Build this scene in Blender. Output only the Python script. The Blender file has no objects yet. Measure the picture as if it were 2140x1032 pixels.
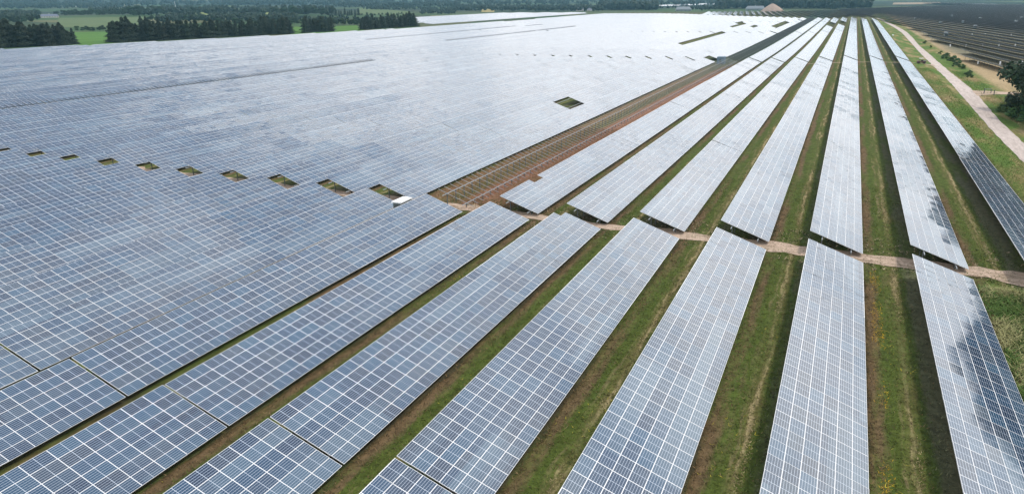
import bpy, math, random
import numpy as np
from mathutils import Matrix, Vector

random.seed(7)
RNG = np.random.default_rng(11)
SC = bpy.context.scene
COL = SC.collection
R = math.radians

# ------------------------------------------------------------------ camera
CAMZ, FPX, PW, PH = 27.786, 1493.41, 2140.0, 1032.0
PSI, THE, ROL = R(24.6574), R(19.0940), R(-0.77973)
FW = np.array([math.cos(THE)*math.cos(PSI), math.cos(THE)*math.sin(PSI), -math.sin(THE)])
_r = np.cross(FW, [0, 0, 1]); _r /= np.linalg.norm(_r); _u = np.cross(_r, FW)
RT = math.cos(ROL)*_r + math.sin(ROL)*_u
UP = -math.sin(ROL)*_r + math.cos(ROL)*_u
cd = bpy.data.cameras.new('camera'); cam = bpy.data.objects.new('camera', cd); COL.objects.link(cam)
cd.sensor_width = 36; cd.lens = FPX/PW*36; cd.clip_start = 0.5; cd.clip_end = 40000
cam.matrix_world = Matrix(((RT[0], UP[0], -FW[0], 0), (RT[1], UP[1], -FW[1], 0), (RT[2], UP[2], -FW[2], CAMZ), (0, 0, 0, 1)))
SC.camera = cam

# ------------------------------------------------------------------ sky and sun
SUN_AZ, SUN_EL = R(-42), R(58)
SC.view_settings.view_transform = 'Standard'; SC.view_settings.look = 'None'
SC.view_settings.exposure = 0.0; SC.view_settings.gamma = 1
W = bpy.data.worlds.new('World'); SC.world = W; W.use_nodes = True
nt = W.node_tree; nt.nodes.clear()
def nd(t, typ, **kw):
    n = t.nodes.new(typ)
    for k, v in kw.items():
        if k.startswith('i_'): n.inputs[k[2:].replace('_', ' ')].default_value = v
        elif k.startswith('n'): n.inputs[int(k[1:])].default_value = v
        else: setattr(n, k, v)
    return n
class NB:
    """small helper to wire nodes"""
    def __init__(s, t): s.t = t
    def new(s, typ, **kw):
        n = s.t.nodes.new(typ)
        for k, v in kw.items(): setattr(n, k, v)
        return n
    def link(s, a, b): s.t.links.new(a, b)
    def put(s, sock, v):
        if hasattr(v, 'is_linked') or isinstance(v, bpy.types.NodeSocket): s.t.links.new(v, sock)
        else: sock.default_value = v
    def m(s, op, a, b=0.0, c=None, clamp=False):
        n = s.t.nodes.new('ShaderNodeMath'); n.operation = op; n.use_clamp = clamp
        s.put(n.inputs[0], a); s.put(n.inputs[1], b)
        if c is not None: s.put(n.inputs[2], c)
        return n.outputs[0]
    def mix(s, f, a, b):
        n = s.t.nodes.new('ShaderNodeMix'); n.data_type = 'RGBA'
        s.put(n.inputs[0], f); s.put(n.inputs[6], a if not isinstance(a, tuple) else (*a[:3], 1)); s.put(n.inputs[7], b if not isinstance(b, tuple) else (*b[:3], 1))
        return n.outputs[2]
    def mr(s, v, a, b, c=0.0, d=1.0, smooth=True):
        n = s.t.nodes.new('ShaderNodeMapRange'); n.clamp = True
        if smooth: n.interpolation_type = 'SMOOTHSTEP'
        s.put(n.inputs[0], v); n.inputs[1].default_value = a; n.inputs[2].default_value = b; n.inputs[3].default_value = c; n.inputs[4].default_value = d
        return n.outputs[0]
    def noise(s, vec, scale, detail=3.0, rough=0.55, dist=0.0):
        n = s.t.nodes.new('ShaderNodeTexNoise')
        if vec is not None: s.link(vec, n.inputs['Vector'])
        n.inputs['Scale'].default_value = scale; n.inputs['Detail'].default_value = detail
        n.inputs['Roughness'].default_value = rough; n.inputs['Distortion'].default_value = dist
        return n.outputs['Fac']
    def ramp(s, v, stops):
        n = s.t.nodes.new('ShaderNodeValToRGB'); e = n.color_ramp.elements
        while len(e) < len(stops): e.new(0.5)
        for q, (p, c) in zip(e, stops): q.position = p; q.color = (*c[:3], 1)
        s.put(n.inputs[0], v); return n.outputs[0]
    def sep(s, v):
        n = s.t.nodes.new('ShaderNodeSeparateXYZ'); s.link(v, n.inputs[0]); return n.outputs
    def comb(s, x, y, z):
        n = s.t.nodes.new('ShaderNodeCombineXYZ'); s.put(n.inputs[0], x); s.put(n.inputs[1], y); s.put(n.inputs[2], z); return n.outputs[0]
b = NB(nt)
sky = b.new('ShaderNodeTexSky', sky_type='NISHITA'); sky.sun_disc = False
sky.sun_elevation = SUN_EL; sky.sun_rotation = R(90) - SUN_AZ
sky.air_density = 1.0; sky.dust_density = 2.0; sky.ozone_density = 1.0; sky.altitude = 50
tc = b.new('ShaderNodeTexCoord'); gx, gy, gz = b.sep(tc.outputs['Generated'])
zc = b.m('ADD', b.m('MAXIMUM', gz, 0.0), 0.12)
cv = b.comb(b.m('DIVIDE', gx, zc), b.m('DIVIDE', gy, zc), 0.0)
cl = b.noise(cv, 0.55, 6, 0.58, 0.3)
horiz = b.mr(gz, 0.31, 0.80, 1.0, 0.0)                 # thick pale cloud deck low down, thinning overhead
thr = b.m('ADD', cl, b.m('MULTIPLY', horiz, 0.62))
cmask = b.mr(thr, 0.62, 0.98)
SKYK, CLK = 0.15, 13.9
cl2 = b.noise(cv, 1.5, 6, 0.6, 0.5)
cloudcol = b.mix(b.mr(cl2, 0.36, 0.60), (CLK*0.74, CLK*0.77, CLK*0.82), (CLK*1.06, CLK*1.04, CLK*1.05))
dim = b.new('ShaderNodeVectorMath', operation='SCALE'); b.link(cloudcol, dim.inputs[0]); b.link(b.mr(gz, 0.05, 0.40, 0.84, 1.04), dim.inputs['Scale']); cloudcol = dim.outputs[0]      # clouds dimmed low down to cut the glare on the far panels
skc = b.mix(b.m('MAXIMUM', b.m('MULTIPLY', cmask, 0.92), b.mr(cl2, 0.35, 0.75, 0.08, 0.45)), sky.outputs[0], cloudcol)
bg = b.new('ShaderNodeBackground'); b.link(skc, bg.inputs[0]); bg.inputs[1].default_value = SKYK
wo = b.new('ShaderNodeOutputWorld'); b.link(bg.outputs[0], wo.inputs[0])

sl = bpy.data.lights.new('sun', 'SUN'); sl.energy = 1.9; sl.angle = R(4); sl.color = (1, 0.955, 0.88)
sun = bpy.data.objects.new('sun', sl); COL.objects.link(sun)
sun.rotation_euler = Vector((-math.cos(SUN_EL)*math.cos(SUN_AZ), -math.cos(SUN_EL)*math.sin(SUN_AZ), -math.sin(SUN_EL))).to_track_quat('-Z', 'Y').to_euler()

# ------------------------------------------------------------------ terrain
TILT = R(19.33); CT, ST = math.cos(TILT), math.sin(TILT)
SL = 6.1; PITCH = 10.12; ML, MW = 1.72, SL/6
YK = {0: 46.18, 1: 36.07, 2: 25.98, 3: 15.89, 4: 5.77, 5: -4.34, 6: -14.46, 7: -24.58}
def row_y(k): return YK[k] if k in YK else 46.18 + PITCH*(-k)
def sstep(v, a, c):
    q = np.clip((np.asarray(v, float)-a)/(c-a), 0, 1); return q*q*(3-2*q)
def T(x, y):
    """height of the tables' low edge over the ground datum"""
    x = np.asarray(x, float); y = np.asarray(y, float)
    l = np.interp(x, [0, 85, 150, 250, 350, 450, 600, 800, 1000, 1500], [0, -.1, -.5, -.8, -1.2, -2.0, -2.2, -2.2, -2.3, -2.3])
    r = np.interp(x, [0, 85, 300, 450, 550, 650, 820, 1000, 1300], [.05, .3, .6, .8, 1.0, 1.3, 1.5, 1.2, -.5])
    r = r + (-0.3-r)*sstep(-y, 25.5, 36)
    w = sstep(-y, -31, 14)
    return l*(1-w) + r*w
CLEAR = 0.42
def Gfun(x, y):
    x = np.asarray(x, float); y = np.asarray(y, float)
    d = np.hypot(x, y); az = np.degrees(np.arctan2(y, x))
    h = T(x, y) - CLEAR
    h = h + sstep(y, 640, 1500)*9
    amp = np.interp(az, [-40, -12, 0, 15, 27, 40, 58, 90], [30, 30, 34, 44, 60, 78, 125, 130])
    h = h + sstep(d, 2300, 7800)*amp*(1+0.12*np.sin(az*0.9)+0.08*np.sin(az*2.3+1))
    return h
GX = np.unique(np.concatenate([np.linspace(-9000, -200, 12), np.linspace(-200, -12, 10), np.arange(-12, 126, 3.0), np.arange(126, 520, 13.0), np.arange(520, 1300, 40.0), np.geomspace(1300, 10500, 34)]))
GY = np.unique(np.concatenate([-np.geomspace(70, 7000, 26), np.arange(-68, 112, 3.0), np.arange(112, 620, 26.0), np.geomspace(640, 10500, 40)]))
GZ = Gfun(GX[:, None], GY[None, :])
def G(x, y):
    i = int(np.clip(np.searchsorted(GX, x)-1, 0, len(GX)-2)); j = int(np.clip(np.searchsorted(GY, y)-1, 0, len(GY)-2))
    a = (x-GX[i])/(GX[i+1]-GX[i]); c = (y-GY[j])/(GY[j+1]-GY[j])
    return float((GZ[i, j]*(1-a)+GZ[i+1, j]*a)*(1-c) + (GZ[i, j+1]*(1-a)+GZ[i+1, j+1]*a)*c)
def Gv(x, y):
    i = np.clip(np.searchsorted(GX, x)-1, 0, len(GX)-2); j = np.clip(np.searchsorted(GY, y)-1, 0, len(GY)-2)
    a = (x-GX[i])/(GX[i+1]-GX[i]); c = (y-GY[j])/(GY[j+1]-GY[j])
    return (GZ[i, j]*(1-a)+GZ[i+1, j]*a)*(1-c) + (GZ[i, j+1]*(1-a)+GZ[i+1, j+1]*a)*c
def survey(px, py, dz=0.0):
    """where a sight line through a photo point meets the terrain (survey of positions)"""
    d = FW + RT*(px-PW/2)/FPX - UP*(py-PH/2)/FPX
    t = 20.0
    for _ in range(900):
        p = np.array([0, 0, CAMZ]) + d*t
        if p[2] <= G(p[0], p[1])+dz: break
        t *= 1.01
    lo, hi = t/1.01, t
    for _ in range(24):
        mdl = (lo+hi)/2; p = np.array([0, 0, CAMZ]) + d*mdl
        if p[2] <= G(p[0], p[1])+dz: hi = mdl
        else: lo = mdl
    return float(p[0]), float(p[1])
def project(P):
    d = np.asarray(P, float) - np.array([0, 0, CAMZ]); z = d @ FW
    return np.stack([PW/2 + FPX*(d @ RT)/z, PH/2 - FPX*(d @ UP)/z, z], -1)

# ------------------------------------------------------------------ mesh helpers
def mesh_np(name, verts, faces, mats=(), midx=None, uv=None, col=None, smooth=False):
    """faces: (n,k) array (all the same size) or list of such arrays"""
    me = bpy.data.meshes.new(name)
    V = np.asarray(verts, np.float32); fl = faces if isinstance(faces, list) else [faces]
    fl = [np.asarray(f, np.int32) for f in fl if len(f)]
    me.vertices.add(len(V)); me.vertices.foreach_set('co', V.ravel())
    loops = np.concatenate([f.ravel() for f in fl]); tot = np.concatenate([np.full(len(f), f.shape[1], np.int32) for f in fl])
    st = np.concatenate([[0], np.cumsum(tot)[:-1]]).astype(np.int32)
    me.loops.add(len(loops)); me.loops.foreach_set('vertex_index', loops)
    me.polygons.add(len(tot)); me.polygons.foreach_set('loop_start', st); me.polygons.foreach_set('loop_total', tot)
    for m_ in mats: me.materials.append(m_)
    if midx is not None: me.polygons.foreach_set('material_index', np.asarray(midx, np.int32))
    me.polygons.foreach_set('use_smooth', np.full(len(tot), bool(smooth)))
    if uv is not None:
        l = me.uv_layers.new(name='UVMap'); l.data.foreach_set('uv', np.asarray(uv, np.float32).ravel())
    if col is not None:
        a = me.color_attributes.new('tint', 'FLOAT_COLOR', 'POINT'); c4 = np.ones((len(V), 4), np.float32); c4[:, :3] = col
        a.data.foreach_set('color', c4.ravel())
    me.update(calc_edges=True); me.validate()
    return me
def link(name, me, parent=None, loc=None, mat=None):
    o = bpy.data.objects.new(name, me); COL.objects.link(o)
    if parent is not None: o.parent = parent
    if mat is not None: o.matrix_basis = mat
    elif loc is not None: o.location = loc
    return o
def tag(o, label=None, cat=None, group=None, kind=None):
    if label: o['label'] = label
    if cat: o['category'] = cat
    if group: o['group'] = group
    if kind: o['kind'] = kind
    return o
def empty(name, loc, rz=0.0, mat=None):
    o = bpy.data.objects.new(name, None); COL.objects.link(o); o.empty_display_size = 0.3
    if mat is not None: o.matrix_world = mat
    else: o.location = loc; o.rotation_euler = (0, 0, rz)
    return o
def copy_tree(o, parent=None):
    c = o.copy(); COL.objects.link(c)
    if parent is not None: c.parent = parent
    for ch in list(o.children): copy_tree(ch, c)
    return c
class MB:
    """collects shapes for one mesh"""
    def __init__(s): s.v = []; s.f = []; s.n = 0
    def add(s, v, f):
        s.v += [tuple(q) for q in v]; s.f += [tuple(i+s.n for i in q) for q in f]; s.n = len(s.v); return s
    def box(s, x0, x1, y0, y1, z0, z1, M=None):
        v = [(x, y, z) for z in (z0, z1) for (x, y) in ((x0, y0), (x1, y0), (x1, y1), (x0, y1))]
        if M is not None: v = [tuple(M @ Vector(q)) for q in v]
        return s.add(v, [(3, 2, 1, 0), (4, 5, 6, 7), (0, 1, 5, 4), (1, 2, 6, 5), (2, 3, 7, 6), (3, 0, 4, 7)])
    def tube(s, a, c, r0, r1=None, n=8, caps=True):
        a, c = Vector(a), Vector(c); r1 = r0 if r1 is None else r1
        ax = (c-a).normalized(); p = ax.orthogonal().normalized(); q = ax.cross(p)
        v = []
        for (o, r) in ((a, r0), (c, r1)):
            for i in range(n):
                t = 2*math.pi*i/n; v.append(o + p*math.cos(t)*r + q*math.sin(t)*r)
        f = [(i, (i+1) % n, n+(i+1) % n, n+i) for i in range(n)]
        if caps: f += [tuple(range(n-1, -1, -1)), tuple(range(n, 2*n))]
        return s.add(v, f)
    def mesh(s, name, mat, smooth=False):
        me = bpy.data.meshes.new(name); me.from_pydata([tuple(q) for q in s.v], [], s.f)
        if mat: me.materials.append(mat)
        if smooth: me.polygons.foreach_set('use_smooth', np.ones(len(me.polygons), bool))
        me.update(); return me
    def build(s, name, mat, parent=None, loc=None, smooth=False, bevel=0):
        o = link(name, s.mesh(name, mat, smooth), parent, loc)
        if bevel:
            m_ = o.modifiers.new('bevel', 'BEVEL'); m_.width = bevel; m_.segments = 2
        return o

# ------------------------------------------------------------------ materials
def mat(name):
    m_ = bpy.data.materials.new(name); m_.use_nodes = True; m_.node_tree.nodes.clear()
    bb = NB(m_.node_tree); p = bb.new('ShaderNodeBsdfPrincipled'); o = bb.new('ShaderNodeOutputMaterial'); bb.link(p.outputs[0], o.inputs[0])
    return m_, bb, p
def plain(name, c, rough=0.6, metal=0.0, var=0.15, scale=2.0):
    m_, bb, p = mat(name); t = bb.new('ShaderNodeTexCoord')
    f = bb.noise(t.outputs['Object'], scale, 4)
    bb.link(bb.mix(f, tuple(q*(1-var) for q in c), tuple(min(1, q*(1+var)) for q in c)), p.inputs['Base Color'])
    p.inputs['Roughness'].default_value = rough; p.inputs['Metallic'].default_value = metal
    return m_
def pv_material():
    m_, bb, p = mat('solar glass')
    uvn = bb.new('ShaderNodeUVMap'); u, v, _ = bb.sep(uvn.outputs[0]); oi = bb.new('ShaderNodeObjectInfo')
    U = bb.m('FRACT', u); V = bb.m('FRACT', v)
    du = bb.m('MULTIPLY', bb.m('MINIMUM', U, bb.m('SUBTRACT', 1.0, U)), ML)
    dv = bb.m('MULTIPLY', bb.m('MINIMUM', V, bb.m('SUBTRACT', 1.0, V)), MW)
    fu = bb.mr(du, 0.022, 0.033, 1, 0, False); fv = bb.mr(dv, 0.020, 0.030, 1, 0, False)
    rim = bb.m('MAXIMUM', bb.mr(v, 0.045, 0.06, 1, 0, False), bb.mr(v, 5.94, 5.955, 0, 1, False))   # edge rail of a table
    frame = bb.m('MAXIMUM', bb.m('MAXIMUM', fu, fv), rim)
    mid = bb.mr(bb.m('MULTIPLY', bb.m('ABSOLUTE', bb.m('SUBTRACT', U, 0.5)), ML), 0.012, 0.019, 1.0, 0, False)
    c6 = bb.m('ABSOLUTE', bb.m('SUBTRACT', bb.m('FRACT', bb.m('MULTIPLY', V, 6.0)), 0.5))
    l6 = bb.mr(c6, 0.425, 0.455, 0, 0.85, False)
    c10 = bb.m('ABSOLUTE', bb.m('SUBTRACT', bb.m('FRACT', bb.m('MULTIPLY', U, 10.0)), 0.5))
    l10 = bb.mr(c10, 0.45, 0.48, 0, 0.28, False)
    wn = bb.new('ShaderNodeTexWhiteNoise', noise_dimensions='3D')
    bb.link(bb.comb(bb.m('FLOOR', u), bb.m('FLOOR', v), bb.m('MULTIPLY', oi.outputs['Random'], 97.0)), wn.inputs['Vector'])
    r1 = wn.outputs['Value']; rc = bb.sep(wn.outputs['Color'])
    cell = bb.ramp(r1, [(0.0, (0.003, 0.018, 0.048)), (0.25, (0.004, 0.027, 0.068)), (0.5, (0.006, 0.039, 0.088)), (0.75, (0.014, 0.062, 0.118)), (0.9, (0.016, 0.030, 0.058)), (1.0, (0.026, 0.050, 0.080))])
    tcn = bb.new('ShaderNodeTexCoord')
    wn2 = bb.new('ShaderNodeTexWhiteNoise', noise_dimensions='3D')       # tint shared along short strings of modules
    geo = bb.new('ShaderNodeNewGeometry'); wx, wy, wz = bb.sep(geo.outputs['Position'])
    bb.link(bb.comb(bb.m('FLOOR', bb.m('DIVIDE', wx, ML*7)), bb.m('FLOOR', bb.m('DIVIDE', wy, MW*CT)), 0.0), wn2.inputs['Vector'])
    big = bb.noise(geo.outputs['Position'], 0.035, 2)
    cell = bb.mix(bb.mr(bb.m('ADD', wn2.outputs['Value'], bb.m('MULTIPLY', bb.m('SUBTRACT', big, 0.5), 1.6)), 0.50, 1.10, 0, 0.85), cell, (0.066, 0.116, 0.162))
    line = bb.m('MAXIMUM', mid, bb.m('MAXIMUM', l6, l10))
    c = bb.mix(line, cell, (0.52, 0.58, 0.65)); c = bb.mix(frame, c, (0.74, 0.75, 0.75))
    bb.link(c, p.inputs['Base Color'])
    ro = bb.m('ADD', 0.055, bb.m('MULTIPLY', rc[1], 0.05))
    bb.link(bb.m('MAXIMUM', ro, bb.m('MULTIPLY', frame, 0.45)), p.inputs['Roughness'])
    p.inputs['IOR'].default_value = 1.85; p.inputs['Specular IOR Level'].default_value = 0.6
    p.inputs['Specular Tint'].default_value = (0.97, 1.0, 0.96, 1)
    return m_
PV = pv_material()
ALU = plain('aluminium frame', (0.62, 0.63, 0.64), 0.4, 0.2, 0.05)
BACK = plain('shaded back sheet', (0.048, 0.064, 0.076), 0.6)  # shade under the tables is put into this dark colour
STEEL = plain('galvanised steel', (0.34, 0.37, 0.38), 0.5, 0.1, 0.2, 1.5)
DSTEEL = plain('weathered steel', (0.09, 0.105, 0.105), 0.65, 0.0, 0.25, 1.5)
WHITE = plain('white paint', (0.78, 0.79, 0.78), 0.45, 0, 0.05)
GREYWALL = plain('grey green wall', (0.16, 0.20, 0.20), 0.6, 0, 0.15)
BLUEWALL = plain('blue grey wall', (0.12, 0.19, 0.24), 0.6, 0, 0.15)
DARK = plain('dark rubber', (0.02, 0.02, 0.022), 0.8)
REDBROWN = plain('machine red brown', (0.12, 0.05, 0.04), 0.5)
def foliage(name, c0, c1, c2):
    m_, bb, p = mat(name); g = bb.new('ShaderNodeNewGeometry'); oi = bb.new('ShaderNodeObjectInfo'); t = bb.new('ShaderNodeTexCoord')
    n = bb.noise(t.outputs['Object'], 0.45, 3); q = bb.m('ADD', bb.m('MULTIPLY', g.outputs['Random Per Island'], 0.55), bb.m('MULTIPLY', n, 0.6), clamp=True)
    c = bb.ramp(q, [(0.15, c0), (0.5, c1), (0.95, c2)])
    hs = bb.new('ShaderNodeHueSaturation'); bb.link(c, hs.inputs['Color']); bb.link(bb.m('ADD', 0.72, bb.m('MULTIPLY', oi.outputs['Random'], 0.6)), hs.inputs['Value'])
    bb.link(bb.m('ADD', 0.485, bb.m('MULTIPLY', oi.outputs['Random'], 0.03)), hs.inputs['Hue'])
    bb.link(hs.outputs[0], p.inputs['Base Color']); p.inputs['Roughness'].default_value = 0.7; p.inputs['Specular IOR Level'].default_value = 0.2
    return m_
CONIF = foliage('conifer needles', (0.008, 0.016, 0.011), (0.018, 0.032, 0.018), (0.040, 0.052, 0.027))
BROAD = foliage('broadleaf foliage', (0.010, 0.024, 0.013), (0.022, 0.048, 0.021), (0.045, 0.080, 0.033))
SHRUB = foliage('shrub foliage', (0.020, 0.048, 0.015), (0.045, 0.095, 0.028), (0.085, 0.140, 0.045))
BARK = plain('bark', (0.07, 0.055, 0.04), 0.9, 0, 0.3)

# ground --------------------------------------------------------------
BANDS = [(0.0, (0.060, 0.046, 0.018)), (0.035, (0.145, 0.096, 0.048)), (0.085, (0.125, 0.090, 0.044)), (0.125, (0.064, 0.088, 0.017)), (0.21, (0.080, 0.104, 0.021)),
         (0.26, (0.150, 0.130, 0.050)), (0.30, (0.105, 0.100, 0.032)), (0.345, (0.058, 0.088, 0.017)), (0.39, (0.100, 0.105, 0.055)), (0.46, (0.110, 0.112, 0.062)), (0.60, (0.075, 0.068, 0.036)), (1.0, (0.060, 0.052, 0.028))]  # last stops: grey-green grass, with the tables' shade tone put into the colour
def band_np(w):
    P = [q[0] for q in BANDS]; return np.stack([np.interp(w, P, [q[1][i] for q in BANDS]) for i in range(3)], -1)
def ground_material():
    m_, bb, p = mat('ground')
    t = bb.new('ShaderNodeTexCoord'); P = t.outputs['Object']; x, y, z = bb.sep(P)
    def stretch(sx, sy):
        mp = bb.new('ShaderNodeMapping'); bb.link(P, mp.inputs[0]); mp.inputs['Scale'].default_value = (sx, sy, 1); return mp.outputs[0]
    warp = bb.noise(stretch(0.25, 0.9), 1.0, 4, 0.6)
    yw = bb.m('ADD', y, bb.m('MULTIPLY', bb.m('SUBTRACT', warp, 0.5), 1.5))
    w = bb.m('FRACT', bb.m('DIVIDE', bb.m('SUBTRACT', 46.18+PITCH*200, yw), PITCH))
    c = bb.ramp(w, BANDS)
    # dry mown lines
    n2 = bb.noise(stretch(0.16, 2.2), 1.0, 5, 0.65)
    sl_ = bb.m('ABSOLUTE', bb.m('SUBTRACT', bb.m('ADD', w, bb.m('MULTIPLY', bb.m('SUBTRACT', bb.noise(stretch(0.05, 0.3), 1.0, 2), 0.5), 0.08)), 0.275))
    c = bb.mix(bb.m('MULTIPLY', bb.mr(sl_, 0.028, 0.006), bb.mr(n2, 0.38, 0.56)), c, (0.34, 0.275, 0.14))
    s2 = bb.m('ABSOLUTE', bb.m('SUBTRACT', bb.m('ADD', w, bb.m('MULTIPLY', bb.m('SUBTRACT', bb.noise(stretch(0.04, 0.3), 1.0, 2), 0.5), 0.05)), 0.205))
    c = bb.mix(bb.m('MULTIPLY', bb.mr(s2, 0.022, 0.006), bb.mr(bb.noise(stretch(0.1, 1.2), 1.3, 4), 0.40, 0.62, 0, 0.8)), c, (0.20, 0.165, 0.08))
    # greener and browner patches along the strips
    c = bb.mix(bb.mr(bb.noise(stretch(0.06, 0.5), 1.0, 4), 0.44, 0.62, 0, 0.8), c, (0.072, 0.102, 0.020))
    c = bb.mix(bb.mr(bb.noise(stretch(0.10, 0.8), 1.7, 4), 0.56, 0.74, 0, 0.5), c, (0.150, 0.118, 0.056))
    # reddish dry grass under the bare racks
    rk = bb.m('MULTIPLY', bb.m('MULTIPLY', bb.mr(y, 41.0, 42.6), bb.mr(y, 56.6, 55.0)), bb.m('MULTIPLY', bb.mr(x, 84, 92), bb.mr(x, 420, 250)))
    rc = bb.ramp(bb.m('ADD', bb.m('DIVIDE', bb.m('SUBTRACT', yw, 41.5), 15.0), 0.0), [(0.0, (0.13, 0.066, 0.030)), (0.22, (0.20, 0.115, 0.060)), (0.42, (0.27, 0.135, 0.085)), (0.52, (0.24, 0.12, 0.065)), (0.60, (0.115, 0.110, 0.042)), (0.70, (0.120, 0.105, 0.042)), (0.85, (0.20, 0.13, 0.065)), (1.0, (0.16, 0.10, 0.05))])
    c = bb.mix(bb.m('MULTIPLY', rk, bb.mr(bb.noise(stretch(0.12, 0.4), 1.0, 4), 0.25, 0.5, 0.8, 1.0)), c, rc)
    far_g = bb.m('MULTIPLY', bb.m('MULTIPLY', bb.mr(y, 30, 40), bb.mr(y, 70, 60)), bb.mr(x, 290, 420))
    c = bb.mix(far_g, c, (0.058, 0.088, 0.056))
    # verge along the track, dry pasture beyond
    vb = bb.noise(stretch(0.05, 0.16), 1.0, 5, 0.6)
    vg = bb.ramp(vb, [(0.30, (0.066, 0.120, 0.020)), (0.46, (0.092, 0.155, 0.028)), (0.56, (0.17, 0.165, 0.055)), (0.68, (0.31, 0.235, 0.115))])
    c = bb.mix(bb.mr(yw, -24.9, -25.9), c, vg)
    nv = bb.mr(bb.noise(stretch(0.35, 0.35), 1.0, 5, 0.6), 0.3, 0.7)
    nearv = bb.mix(nv, (0.085, 0.150, 0.030), (0.30, 0.29, 0.12))
    c = bb.mix(bb.m('MULTIPLY', bb.mr(yw, -15.0, -16.5), bb.mr(x, 83, 78)), c, nearv)
    dry = bb.ramp(bb.noise(stretch(0.04, 0.10), 1.0, 6, 0.62), [(0.30, (0.17, 0.16, 0.075)), (0.44, (0.33, 0.25, 0.135)), (0.62, (0.41, 0.305, 0.17)), (0.78, (0.27, 0.22, 0.12))])
    c = bb.mix(bb.mr(bb.m('ADD', y, bb.m('MULTIPLY', vb, 6.0)), -40.5, -43.5), c, dry)
    c = bb.mix(bb.m('MULTIPLY', bb.mr(bb.m('ADD', bb.m('MULTIPLY', y, 0.992), bb.m('MULTIPLY', x, -0.127)), -98, -106), bb.mr(y, -44, -53, 0, 0.8)), c, (0.135, 0.140, 0.095))
    # outside the solar field: farmland
    fld = bb.new('ShaderNodeTexVoronoi'); fld.inputs['Scale'].default_value = 0.0042; fld.inputs['Randomness'].default_value = 0.85; bb.link(P, fld.inputs['Vector'])
    fc = bb.ramp(bb.sep(fld.outputs['Color'])[0], [(0.0, (0.040, 0.085, 0.030)), (0.35, (0.055, 0.100, 0.034)), (0.55, (0.085, 0.110, 0.045)), (0.8, (0.035, 0.060, 0.030)), (1.0, (0.15, 0.15, 0.07))])
    woods = bb.mr(bb.noise(P, 0.0013, 5, 0.6), 0.44, 0.52)
    dist = bb.m('SQRT', bb.m('ADD', bb.m('MULTIPLY', x, x), bb.m('MULTIPLY', y, y)))
    fc = bb.mix(bb.m('MULTIPLY', woods, bb.mr(dist, 1500, 2300)), fc, (0.018, 0.036, 0.022))
    out = bb.m('MAXIMUM', bb.mr(y, 518, 530), bb.m('MAXIMUM', bb.mr(x, 1560, 1640), bb.m('MULTIPLY', bb.mr(y, 436, 444), bb.mr(x, 690, 700))))
    c = bb.mix(out, c, fc)
    fine = bb.noise(P, 1.3, 6, 0.7)
    hs = bb.new('ShaderNodeHueSaturation'); bb.link(c, hs.inputs['Color']); bb.link(bb.mr(fine, 0.25, 0.75, 0.62, 1.35), hs.inputs['Value'])
    bb.link(hs.outputs[0], p.inputs['Base Color']); p.inputs['Roughness'].default_value = 0.95; p.inputs['Specular IOR Level'].default_value = 0.1
    bp = bb.new('ShaderNodeBump'); bp.inputs['Distance'].default_value = 0.25; bp.inputs['Strength'].default_value = 0.8
    bb.link(fine, bp.inputs['Height']); bb.link(bp.outputs[0], p.inputs['Normal'])
    return m_
nx, ny = len(GX), len(GY)
gxv, gyv = np.meshgrid(GX, GY, indexing='ij')
ii, jj = np.meshgrid(np.arange(nx-1), np.arange(ny-1), indexing='ij'); q0 = (ii*ny+jj).ravel()
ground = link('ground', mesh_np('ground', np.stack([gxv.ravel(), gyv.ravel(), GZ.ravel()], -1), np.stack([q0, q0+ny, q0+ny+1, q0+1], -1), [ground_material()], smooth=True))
tag(ground, 'mown grass and dry ground under and around the solar tables', 'ground', kind='structure')

# tracks and fields as thin sheets on the ground -----------------------
def soil(name, stops, sc, line=None):
    m_, bb, p = mat(name); t = bb.new('ShaderNodeTexCoord'); P = t.outputs['Object']
    mp = bb.new('ShaderNodeMapping'); bb.link(P, mp.inputs[0]); mp.inputs['Scale'].default_value = sc
    c = bb.ramp(bb.noise(mp.outputs[0], 1.0, 7, 0.66), stops)
    f = bb.noise(P, 2.2, 5, 0.7); hs = bb.new('ShaderNodeHueSaturation'); bb.link(c, hs.inputs['Color']); bb.link(bb.mr(f, 0.25, 0.75, 0.8, 1.2), hs.inputs['Value'])
    bb.link(hs.outputs[0], p.inputs['Base Color']); p.inputs['Roughness'].default_value = 0.95; p.inputs['Specular IOR Level'].default_value = 0.1
    bp = bb.new('ShaderNodeBump'); bp.inputs['Distance'].default_value = 0.08; bb.link(f, bp.inputs['Height']); bb.link(bp.outputs[0], p.inputs['Normal'])
    return m_
GRAVEL = soil('pinkish gravel', [(0.3, (0.36, 0.30, 0.26)), (0.5, (0.50, 0.43, 0.38)), (0.7, (0.58, 0.51, 0.46))], (0.25, 1.4, 1))
SAND = soil('sandy dirt', [(0.30, (0.14, 0.105, 0.055)), (0.42, (0.38, 0.29, 0.21)), (0.6, (0.51, 0.385, 0.29)), (0.75, (0.43, 0.32, 0.24))], (1.2, 0.35, 1))
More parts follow.
